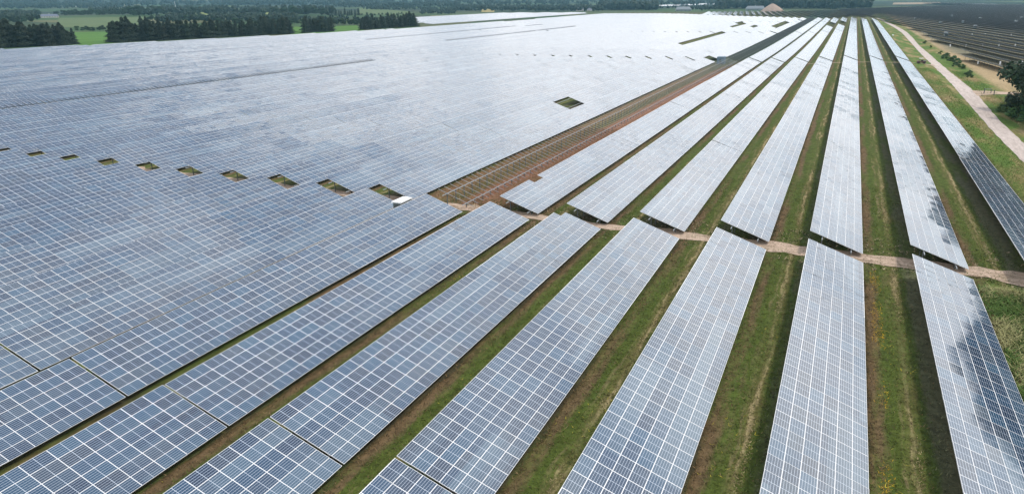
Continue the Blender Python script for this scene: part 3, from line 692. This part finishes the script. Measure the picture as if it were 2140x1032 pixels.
# ------------------------------------------------------------------ trees and bushes
def leafcloud(pts, nrm, size, rg, droop=0.0, aspect=0.6):
    """one bent leaf clump (two triangles) per point"""
    n = len(pts); d = rg.normal(0, 1, (n, 3)); d /= np.linalg.norm(d, axis=1)[:, None]
    t = d - nrm*np.sum(d*nrm, 1)[:, None]*0.5; t[:, 2] -= droop; t /= np.linalg.norm(t, axis=1)[:, None]
    s = np.cross(nrm, t); s /= np.linalg.norm(s, axis=1)[:, None]+1e-9
    sz = size*rg.uniform(.6, 1.4, n)[:, None]
    V = np.stack([pts-s*sz*aspect, pts+t*sz*0.9, pts+s*sz*aspect, pts-t*sz*0.5+nrm*sz*.25], 1).reshape(-1, 3)
    return V, np.arange(4*n).reshape(n, 4)
def conifer_crown(seed, H=14.0, n=2300):
    rg = np.random.default_rng(seed); base = 0.07*H
    z = base + (H-base)*(rg.random(n)**1.35)
    rad = (1-(z-base)/(H-base))**.62*H*.30*(0.75+.35*np.sin(z*2.1+rg.random()*6)) + .12
    a = rg.uniform(0, math.tau, n); br = np.round(a*7/math.tau+rg.normal(0, .12, n))*math.tau/7 + z*1.7
    a = np.where(rg.random(n) < .75, br, a); q = rg.random(n)**.55; lob = 1+.28*np.sin(a*2+seed)*np.sin(z*.6+seed)
    r_ = rad*q*lob
    P = np.stack([np.cos(a)*r_, np.sin(a)*r_, z - .22*r_], -1); nr = np.stack([np.cos(a)*.8, np.sin(a)*.8, np.full(n, .7)], -1); nr /= np.linalg.norm(nr, axis=1)[:, None]
    V, F = leafcloud(P, nr, H*.036, rg, .35, .45)
    return mesh_np('crown', V, F, [CONIF])
def broad_crown(seed, H=13.0, n=2400, m_=None, wide=.36, lobes=11, size=.034):
    rg = np.random.default_rng(seed); C_ = []; Rr = []
    for i in range(lobes):
        a = rg.uniform(0, math.tau); zz = H*rg.uniform(.32, .86); rr = H*wide*rg.uniform(.25, .8)*(1-max(0, zz/H-.55)*1.3)
        C_.append((math.cos(a)*rr, math.sin(a)*rr, zz)); Rr.append(H*rg.uniform(.11, .21))
    C_, Rr = np.array(C_), np.array(Rr); i = rg.choice(lobes, n, p=Rr**2/np.sum(Rr**2))
    d = rg.normal(0, 1, (n, 3)); d /= np.linalg.norm(d, axis=1)[:, None]
    P = C_[i] + d*Rr[i][:, None]*(rg.random(n)**.3)[:, None]*np.array([1, 1, .8]); P = P[P[:, 2] > H*.1]; d = d[:len(P)]
    nr = d + np.array([0, 0, .5]); nr /= np.linalg.norm(nr, axis=1)[:, None]
    V, F = leafcloud(P, nr, H*size, rg, .1, .6)
    return mesh_np('crown', V, F, [m_ or BROAD])
def trunk_mesh(H, r0, limbs, seed):
    rg = random.Random(seed); m_ = MB(); x = y_ = 0.0; pts = [(0, 0, -.4)]
    for i in range(1, 6): pts.append((rg.uniform(-.02, .02)*H, rg.uniform(-.02, .02)*H, H*.16*i))
    for i in range(5): m_.tube(pts[i], pts[i+1], r0*(1-i*.18), r0*(1-(i+1)*.18), 7, False)
    for i in range(limbs):
        p = pts[rg.randint(1, 4)]; a = rg.uniform(0, math.tau); L_ = H*rg.uniform(.14, .28)
        m_.tube(p, (p[0]+math.cos(a)*L_, p[1]+math.sin(a)*L_, p[2]+L_*rg.uniform(.3, .9)), r0*.38, r0*.1, 5, False)
    return m_.mesh('trunk', BARK, True)
CON = [(conifer_crown(s), trunk_mesh(13, .24, 4, s)) for s in (1, 2, 3, 4, 5)]
BRO = [(broad_crown(s), trunk_mesh(12, .28, 6, s)) for s in (11, 12, 13, 14)]
SHR = [broad_crown(s, 3.0, 900, SHRUB, .5, 8, .05) for s in (31, 32, 33)]
def plant_tree(name, proto, x, y, h, h0, label, cat, group, sink=0.0, simple=False, wide=1.0):
    s_ = h/h0; r0 = empty(name, (x, y, G(x, y)-sink), random.uniform(0, math.tau)); r0.scale = (s_*wide, s_*wide, s_)
    link('crown', proto[0], r0)
    if not simple: link('trunk', proto[1], r0)
    return tag(r0, label, cat, group)
def tops(px, tab):
    return float(np.interp(px, [q[0] for q in tab], [q[1] for q in tab]))
HT = [(-60, 17), (0, 17), (80, 14.5), (165, 12.5), (220, 17), (280, 17.5), (330, 15), (400, 14), (500, 13.5), (600, 14.5), (660, 13), (760, 11.5), (820, 12.5), (877, 15.5)]
BASE = [(-60, 107), (0, 103), (165, 96), (220, 93), (400, 84), (600, 74), (740, 66), (877, 58)]
px_ = -50.0
while px_ < 874:
    clump = 0 if px_ < 160 else (1 if 226 < px_ < 607 else (2 if 632 < px_ < 697 else (3 if px_ > 748 else None)))
    if clump is not None:
        for dep in (0, 1):
            x, y = survey(px_+random.uniform(-4, 4), tops(px_, BASE)-2.0-dep*2.6-random.uniform(0, 1.5))
            h = tops(px_, HT)*random.choice((.78, .9, 1.0, 1.1, 1.22))*random.uniform(.94, 1.06)
            plant_tree('conifer_tree', random.choice(CON), x, y, h, 14.0,
                ['dark bushy conifer in the shelterbelt, first clump from the photo\'s edge', 'dark conifer in the long middle clump of the shelterbelt', 'dark conifer in the square clump between two green gaps', 'dark conifer in the last clump beside the grass wedge'][clump], 'conifer', 'conifers of the shelterbelt behind the panels', .2, dep == 1, random.uniform(1.05, 1.8))
    px_ += random.uniform(7.5, 11.0) * (1.0 - 0.25*(px_ > 500))
BR = [ # px0, px1, base y, height, count, conifer?, label
    (-10, 70, 50, 11, 8, 0, 'broadleaf tree behind the first conifer clump'),
    (0, 88, 36, 15, 11, 0, 'broadleaf tree beside the farmhouse, house side of the drive'),
    (118, 205, 36, 14, 12, 0, 'round broadleaf tree behind the farmhouse pasture'),
    (205, 300, 35, 15, 12, 0, 'dark broadleaf tree at the top of the pasture'),
    (262, 335, 34, 21, 8, 0, 'tall dark broadleaf tree at the pasture corner'),
    (335, 455, 23, 19, 14, 0, 'distant broadleaf tree in the wood behind the pale field'),
    (160, 218, 67, 6.5, 7, 0, 'small round tree between the two green fields'),
    (300, 470, 47, 11, 18, 0, 'broadleaf tree just behind the long conifer clump'),
    (440, 548, 34, 13, 15, 1, 'pointed conifer before the distant green field'),
    (450, 605, 54, 10, 14, 0, 'broadleaf tree behind the end of the conifer clump'),
    (580, 680, 34, 19, 15, 0, 'tall tree in the dark mixed wood'),
    (685, 752, 34, 14, 11, 1, 'slender conifer beside the dark mixed wood'),
    (600, 758, 54, 9.5, 24, 0, 'tree in the thin row with bare stems'),
    (755, 852, 34, 6.5, 14, 0, 'low hedge tree below the olive pasture')]
for si_, (a, c, by, h, n, con, lab) in enumerate(BR):
    for i in range(n):
        q = a + (c-a)*(i+random.random())/n; x, y = survey(q, by - random.uniform(0, 2.0))
        plant_tree('conifer_tree' if con else 'broadleaf_tree', random.choice(CON if con else BRO), x, y, h*random.uniform(.75, 1.12), 14.0 if con else 13.0, lab, 'tree', lab.replace(' tree', ' trees', 1) if False else 'trees: '+lab, .3, by < 60 and h < 30 and si_ not in (6, 12), 1.25)
# far woods: masses of crowns
def woods_mesh(bands, seed):
    rg = np.random.default_rng(seed); VV, FF = [], []; nv = 0
    t_ = (1+5**.5)/2
    ico = np.array([(-1, t_, 0), (1, t_, 0), (-1, -t_, 0), (1, -t_, 0), (0, -1, t_), (0, 1, t_), (0, -1, -t_), (0, 1, -t_), (t_, 0, -1), (t_, 0, 1), (-t_, 0, -1), (-t_, 0, 1)])/math.sqrt(1+t_*t_)
    icf = np.array([(0, 11, 5), (0, 5, 1), (0, 1, 7), (0, 7, 10), (0, 10, 11), (1, 5, 9), (5, 11, 4), (11, 10, 2), (10, 7, 6), (7, 1, 8), (3, 9, 4), (3, 4, 2), (3, 2, 6), (3, 6, 8), (3, 8, 9), (4, 9, 5), (2, 4, 11), (6, 2, 10), (8, 6, 7), (9, 8, 1)])
    FARW = foliage('far wood foliage', (0.006, 0.016, 0.012), (0.013, 0.030, 0.020), (0.028, 0.048, 0.026))
    for (a, c, b0, b1, h, n) in bands:
        for i in range(n):
            q, w_ = rg.uniform(a, c), rg.random(); x, y = survey(q, b0 + (b1-b0)*w_)
            for l_ in range(5):
                hh = h*rg.uniform(.75, 1.15); r_ = hh*rg.uniform(.16, .30); o_ = rg.normal(0, hh*.2, 2)
                v = ico*(1+rg.normal(0, .22, (12, 1)))*np.array([r_, r_, r_*rg.uniform(.8, 1.5)]) + np.array([x+o_[0], y+o_[1], G(x, y)+hh*rg.uniform(.35, .85)])
                VV.append(v); FF.append(icf+nv); nv += 12
    return mesh_np('far_woods', np.concatenate(VV), np.concatenate(FF), [FARW])
tag(link('far_woods', woods_mesh([(950, 1262, 25, 17, 12, 320), (1255, 1372, 22.5, 18, 20, 200), (1500, 1815, 19.5, 12, 22, 620), (1430, 1520, 23, 19, 9, 50), (700, 960, 17, 9, 14, 260), (880, 955, 31, 18, 7, 150), (760, 900, 22, 14, 8, 160),
    (-20, 260, 20, 12, 18, 260), (-20, 78, 46, 30, 12, 90), (190, 470, 33, 24, 15, 170), (330, 620, 50, 38, 11, 160), (440, 700, 33, 22, 15, 150), (620, 860, 52, 40, 7, 110), (-20, 900, 14, 5, 18, 420), (440, 700, 12, 7, 17, 160), (900, 1500, 13, 6, 16, 260), (380, 470, 27, 24, 8, 26), (1372, 1510, 20, 17, 7, 40)], 5)), 'dark far-off woods closing the plain below the hills', 'woods', kind='stuff')
# tall trees and bushes beside the track
EVERG = foliage('evergreen foliage', (0.012, 0.028, 0.015), (0.028, 0.056, 0.027), (0.060, 0.095, 0.042))
RT_TREE = (broad_crown(71, 13, 9000, EVERG, .46, 22, .028), trunk_mesh(12, .35, 8, 71)); RT2 = (broad_crown(72, 13, 7000, EVERG, .44, 22, .032), trunk_mesh(12, .35, 8, 72))
plant_tree('evergreen_tree', RT_TREE, 206, -40.6, 13.0, 13, 'big dark evergreen standing beside the gravel track', 'tree', None, 0, False, 1.05)
for i, (x, y, h) in enumerate([(97, -46, 19), (104, -47, 21), (111, -46, 22), (118, -47, 22), (125, -46, 22), (132, -47, 21.5), (139, -46, 19.5), (147, -48, 14), (159, -48, 8), (171, -48, 7), (184, -47, 9), (195, -48, 18), (207, -50, 19), (222, -48, 19.0), (236, -49, 14), (249, -49.5, 9.0)]):
    plant_tree('evergreen_tree', (RT2, RT_TREE)[i % 2], x, y, h, 13, 'dark evergreen of the row along the track, mirrored in the panels', 'tree', 'evergreens along the track', 0, False, 1.2)
for i, (x, y, h) in enumerate([(512, -41.3, 2.2), (470, -41.5, 1.6), (420, -41.6, 2.0), (405, -42.5, 2.6), (392, -41.5, 3.0), (380, -42.4, 3.2), (369, -41.8, 2.8), (360, -42.8, 3.2), (350, -41.6, 2.6), (341, -42.0, 2.4), (313, -40.8, 2.4), (305, -41.0, 1.9), (216, -38.2, 4.2), (209, -38.6, 5.0), (203, -39.0, 4.6), (76, -19.5, 1.6)]):
    sn = random.choice(SHR); o = link('bush', sn, None, (x, y, G(x, y)-.28*h)); o.scale = (h/3*1.55, h/3*1.55, h/3*1.2); o.rotation_euler = (0, 0, random.uniform(0, 6))
    tag(o, ['low green bush on the far verge of the track', 'round green bush in the thicket opposite the white-roofed buggy', 'green bush under the big dark evergreen', 'leafy bush on the grass beside the last near table'][0 if (i < 4 or 9 < i < 12) else (1 if i < 10 else (2 if i < 15 else 3))], 'bush', 'bushes along the gravel track' if i < 15 else None)

# ------------------------------------------------------------------ small buildings and objects
def cabin(name, x, y, lx, ly, z0, h, wall, roofm, label, cat, rz=0.0, door=True, group=None, gable=False):
    r0 = empty(name, (x, y, z0), rz)
    MB().box(-lx/2, lx/2, -ly/2, ly/2, 0, h).build('wall', wall, r0, bevel=.03)
    rf = MB()
    if gable:
        e = .25; v = [(-lx/2-e, -ly/2-e, h), (lx/2+e, -ly/2-e, h), (lx/2+e, ly/2+e, h), (-lx/2-e, ly/2+e, h), (-lx/2-e, 0, h+ly*.35), (lx/2+e, 0, h+ly*.35)]
        rf.add(v, [(0, 1, 5, 4), (2, 3, 4, 5), (0, 4, 3), (1, 2, 5), (3, 2, 1, 0)])
    else: rf.box(-lx/2-.15, lx/2+.15, -ly/2-.15, ly/2+.15, h+.003, h+.16).box(-lx/2-.05, lx/2+.05, -.05, .05, h+.163, h+.22)
    rf.build('roof', roofm, r0)
    if door:
        MB().box(-lx/2-.04, -lx/2-.003, -.45, .45, .15, min(2.0, h-.2)).build('door', DSTEEL, r0)
        MB().box(lx*.1, lx*.1+.9, ly/2+.003, ly/2+.04, .15, min(2.0, h-.2)).build('door', DSTEEL, r0)
    return tag(r0, label, cat, group)
ROOFGREY = plain('pale grey roof', (0.40, 0.43, 0.44), .6)
gz0 = G(79.6, 53.8)
cabin('transformer_station', 80.75, 53.75, 2.7, 1.25, gz0, 2.15, GREYWALL, WHITE, 'small transformer station with white roof between blue panel rows', 'transformer station')
cx, cy = survey(1507, 133)
cabin('transformer_station', cx, cy, 5.5, 3.2, G(cx, cy), 2.9, BLUEWALL, BLUEWALL, 'blue grey transformer station at the end of the notch beside the bare racks', 'transformer station')
qx, qy = survey(1523, 133)
m_ = MB(); m_.tube((0, 0, -.3), (0, 0, 3.6), .12, .10).box(-.3, .3, -.12, .12, 2.6, 3.5)
tag(m_.build('switch_post', DSTEEL, None, (qx, qy, G(qx, qy))), 'grey steel switch post standing in the bare rack row', 'post')
# utility buggy on the grass beside the track
bx_, by_ = 352.3, -28.6
r0 = empty('utility_vehicle', (bx_, by_, G(bx_, by_)), R(100)); tag(r0, 'small utility buggy with white roof parked at the thin path', 'buggy')
m_ = MB(); m_.box(-1.6, 1.6, -.75, .75, .45, .95).box(.7, 1.7, -.7, .7, .953, 1.2); m_.build('body', REDBROWN, r0, bevel=.05)
m_ = MB(); m_.box(-1.75, -.5, -.78, .78, .96, 1.25); m_.build('cargo_bed', DSTEEL, r0)
m_ = MB()
for sx in (-.45, .75):
    for sy in (-.65, .65): m_.tube((sx, sy, .95), (sx, sy, 2.1), .04)
m_.build('roll_cage', DARK, r0); MB().box(-.65, .95, -.8, .8, 2.1, 2.2).build('roof', WHITE, r0, bevel=.03)
MB().box(-.35, .1, -.6, .6, .96, 1.45).build('seat', DARK, r0)
for sx in (-1.1, 1.1):
    for sy in (-.8, .8): MB().tube((sx, sy-.13, .36), (sx, sy+.13, .36), .36, None, 14).build('wheel', DARK, r0)
# gate
gx_, gy_ = 256, -38.6
r0 = empty('field_gate', (gx_, gy_, G(gx_, gy_)), R(-62)); tag(r0, 'small grey gate with open barrier bar on the side path', 'gate')
MB().box(-.09, .09, -.09, .09, -.3, 1.6).build('post', DSTEEL, r0); MB().box(2.1, 2.22, -.06, .06, -.3, 1.35).build('post', DSTEEL, r0)
MB().box(0, 2.2, -.05, .05, 1.25, 1.37).build('bar', STEEL, r0)
px2, py2 = survey(2077, 199); tag(MB().box(-.09, .09, -.09, .09, -.3, 1.5).build('gate_post', DSTEEL, None, (px2, py2, G(px2, py2))), 'lone grey post on the side path past the gate', 'post')
# cable box on the verge
sx_, sy_ = survey(1866, 75)
r0 = MB().box(-1.0, 1.0, -.5, .5, -.05, .7).build('cable_box', WHITE, None, (sx_, sy_, G(sx_, sy_)), bevel=.04); tag(r0, 'white cable box lying on the verge beside the far track', 'cable box')
# inverter boxes hanging on the turned rows
IB = MB().box(-.35, .35, -.2, .2, .5, 1.7).mesh('inverter_box', WHITE)
IL = ['on the first dark row past the track', 'on the second dark row past the track', 'on the third dark row past the track']
first = None
for i, (p0, p1) in enumerate([(2043, 137), (2089, 138), (2135, 137), (1985, 100), (2018, 100), (2053, 99), (2087, 99), (2121, 99), (2031, 76), (2058, 76), (2086, 76), (2113, 76)]):
    x, y = survey(p0, p1)
    if first is None: o = first = link('inverter_box', IB, None, (x, y, G(x, y)))
    else: o = first.copy(); COL.objects.link(o); o.location = (x, y, G(x, y))
    o.rotation_euler = (0, 0, TH2)
    o['label'] = 'white inverter box on a dark row past the track, ' + ('nearest line of boxes' if i < 3 else 'second line of boxes' if i < 8 else 'third line of boxes'); o['category'] = 'inverter box'; o['group'] = 'white inverter boxes on the turned rows'
for (p0, p1) in [(1976, 73), (2037, 57), (2012, 47), (2048, 39), (2134, 38), (1965, 48), (1989, 34), (1912, 40), (2122, 46)]:
    x, y = survey(p0, p1+3); cabin('transformer_station', x, y, 3.4, 1.8, G(x, y), 2.6, GREYWALL, ROOFGREY, 'small white roofed transformer station standing among the dark turned rows', 'transformer station', TH2, False, 'transformer stations among the turned rows')
# farmhouse
TILE = plain('blue grey tiles', (0.13, 0.15, 0.20), .7, 0, .1); PLASTER = plain('pale plaster', (.55, .54, .50), .8, 0, .08); REDTILE = plain('red tiles', (.30, .11, .07), .8, 0, .1); GLASS = plain('dark window glass', (.03, .04, .05), .15)
def house(px0, py0, L_, D_, h, roofm, wallm, label, rz, wins=5):
    x, y = survey(px0, py0); r0 = empty('farmhouse', (x, y, G(x, y)-.2), rz)
    MB().box(-L_/2, L_/2, -D_/2, D_/2, 0, h).build('wall', wallm, r0)
    e = .5; rr = D_*.42; rf = MB(); v = [(-L_/2-e, -D_/2-e, h), (L_/2+e, -D_/2-e, h), (L_/2+e, D_/2+e, h), (-L_/2-e, D_/2+e, h), (-L_/2+D_*.25, 0, h+rr), (L_/2-D_*.25, 0, h+rr)]
    rf.add(v, [(0, 1, 5, 4), (2, 3, 4, 5), (0, 4, 3), (1, 2, 5), (3, 2, 1, 0)]); ro = rf.build('roof', roofm, r0)
    MB().box(-.5, .5, -.4, .4, h+rr*.6, h+rr+1.0).build('chimney', PLASTER, ro)
    for i in range(wins):
        q = -L_/2 + L_*(i+.5)/wins
        MB().box(q-.7, q+.7, -D_/2-.05, -D_/2-.003, 1.0, 2.2).build('window', GLASS, r0)
    return tag(r0, label, 'house')
house(104, 37.5, 30, 9, 3.0, TILE, PLASTER, 'long low farmhouse with blue grey roof before dark trees', R(-30), 7)
house(1083, 16, 20, 9, 4, REDTILE, PLASTER, 'house with red roof among the far trees', R(-50), 4)
house(1098, 17, 14, 9, 4, TILE, WHITE, 'small white house beside the red roofed one', R(-60), 3)
house(1213, 23.5, 24, 10, 4.5, TILE, PLASTER, 'pale grey building at the end of the far field', R(-60), 5)
house(1232, 23.5, 12, 8, 3.2, TILE, PLASTER, 'small pale outbuilding next to the grey building', R(-60), 3)
house(163, 15, 16, 9, 4, WHITE, WHITE, 'white far building above the farmhouse trees, first of two', R(-30), 3)
house(180, 15, 18, 9, 5, WHITE, WHITE, 'white far building above the farmhouse trees, tallest of two', R(-30), 3)
house(1428, 24, 34, 14, 4, plain('grey sheet roof', (.20, .23, .25), .6), GREYWALL, 'grey farm hall behind the pale panels', R(-75), 4)
house(1578, 22.5, 40, 14, 4, plain('grey sheet roof dark', (.17, .20, .22), .6), GREYWALL, 'dark grey shed beside the sand heap', R(-80), 4)
# twin masts
for (p0, hh, lab) in [(369, 21, 'thin white mast, the taller of the pair behind the pasture'), (371.5, 9, 'short white mast beside the taller one')]:
    x, y = survey(p0, 24.5); m_ = MB(); m_.tube((0, 0, -.5), (-hh*.10 if hh > 15 else 0, 0, hh*1.3), .55, .35); tag(m_.build('mast', WHITE, None, (x, y, G(x, y))), lab, 'mast')
# sand heap
hx, hy = survey(1613, 24.5); rg = np.random.default_rng(3); n_, k_ = 40, 14; HV = [(0, 0, 15.5)]
for j in range(1, k_+1):
    for i in range(n_):
        a = math.tau*i/n_; r_ = 24*j/k_; HV.append((math.cos(a)*r_*.8, math.sin(a)*r_*(1+.05*math.sin(3*a)), 15.5*(1-(j/k_)**1.35)+rg.normal(0, .18)-.4*(j == k_)))
HF = [(0, 1+i, 1+(i+1) % n_) for i in range(n_)] + [(1+(j-1)*n_+i, 1+j*n_+i, 1+j*n_+(i+1) % n_, 1+(j-1)*n_+(i+1) % n_) for j in range(1, k_) for i in range(n_)]
mh = MB(); mh.add(HV, HF); tag(mh.build('sand_heap', soil('heap soil', [(.3, (.34, .25, .19)), (.7, (.46, .36, .28))], (.2, .2, 1)), None, (hx, hy, G(hx, hy)-.3), True), 'tall pinkish heap of sand before the far wood', 'sand heap')

# ------------------------------------------------------------------ haze
hm = bpy.data.materials.new('haze air'); hm.use_nodes = True; hm.node_tree.nodes.clear()
hv = hm.node_tree.nodes.new('ShaderNodeVolumePrincipled'); ho = hm.node_tree.nodes.new('ShaderNodeOutputMaterial'); hm.node_tree.links.new(hv.outputs[0], ho.inputs['Volume'])
hv.inputs['Color'].default_value = (0.30, 0.60, 0.76, 1); hv.inputs['Density'].default_value = 0.000095; hv.inputs['Anisotropy'].default_value = 0.2
zb = float(GZ.min())-1.0
hz = MB().box(GX[0]-50, GX[-1]+50, GY[0]-50, GY[-1]+50, zb, 230).build('haze', hm); tag(hz, 'thin summer haze over the plain', 'haze', kind='stuff')
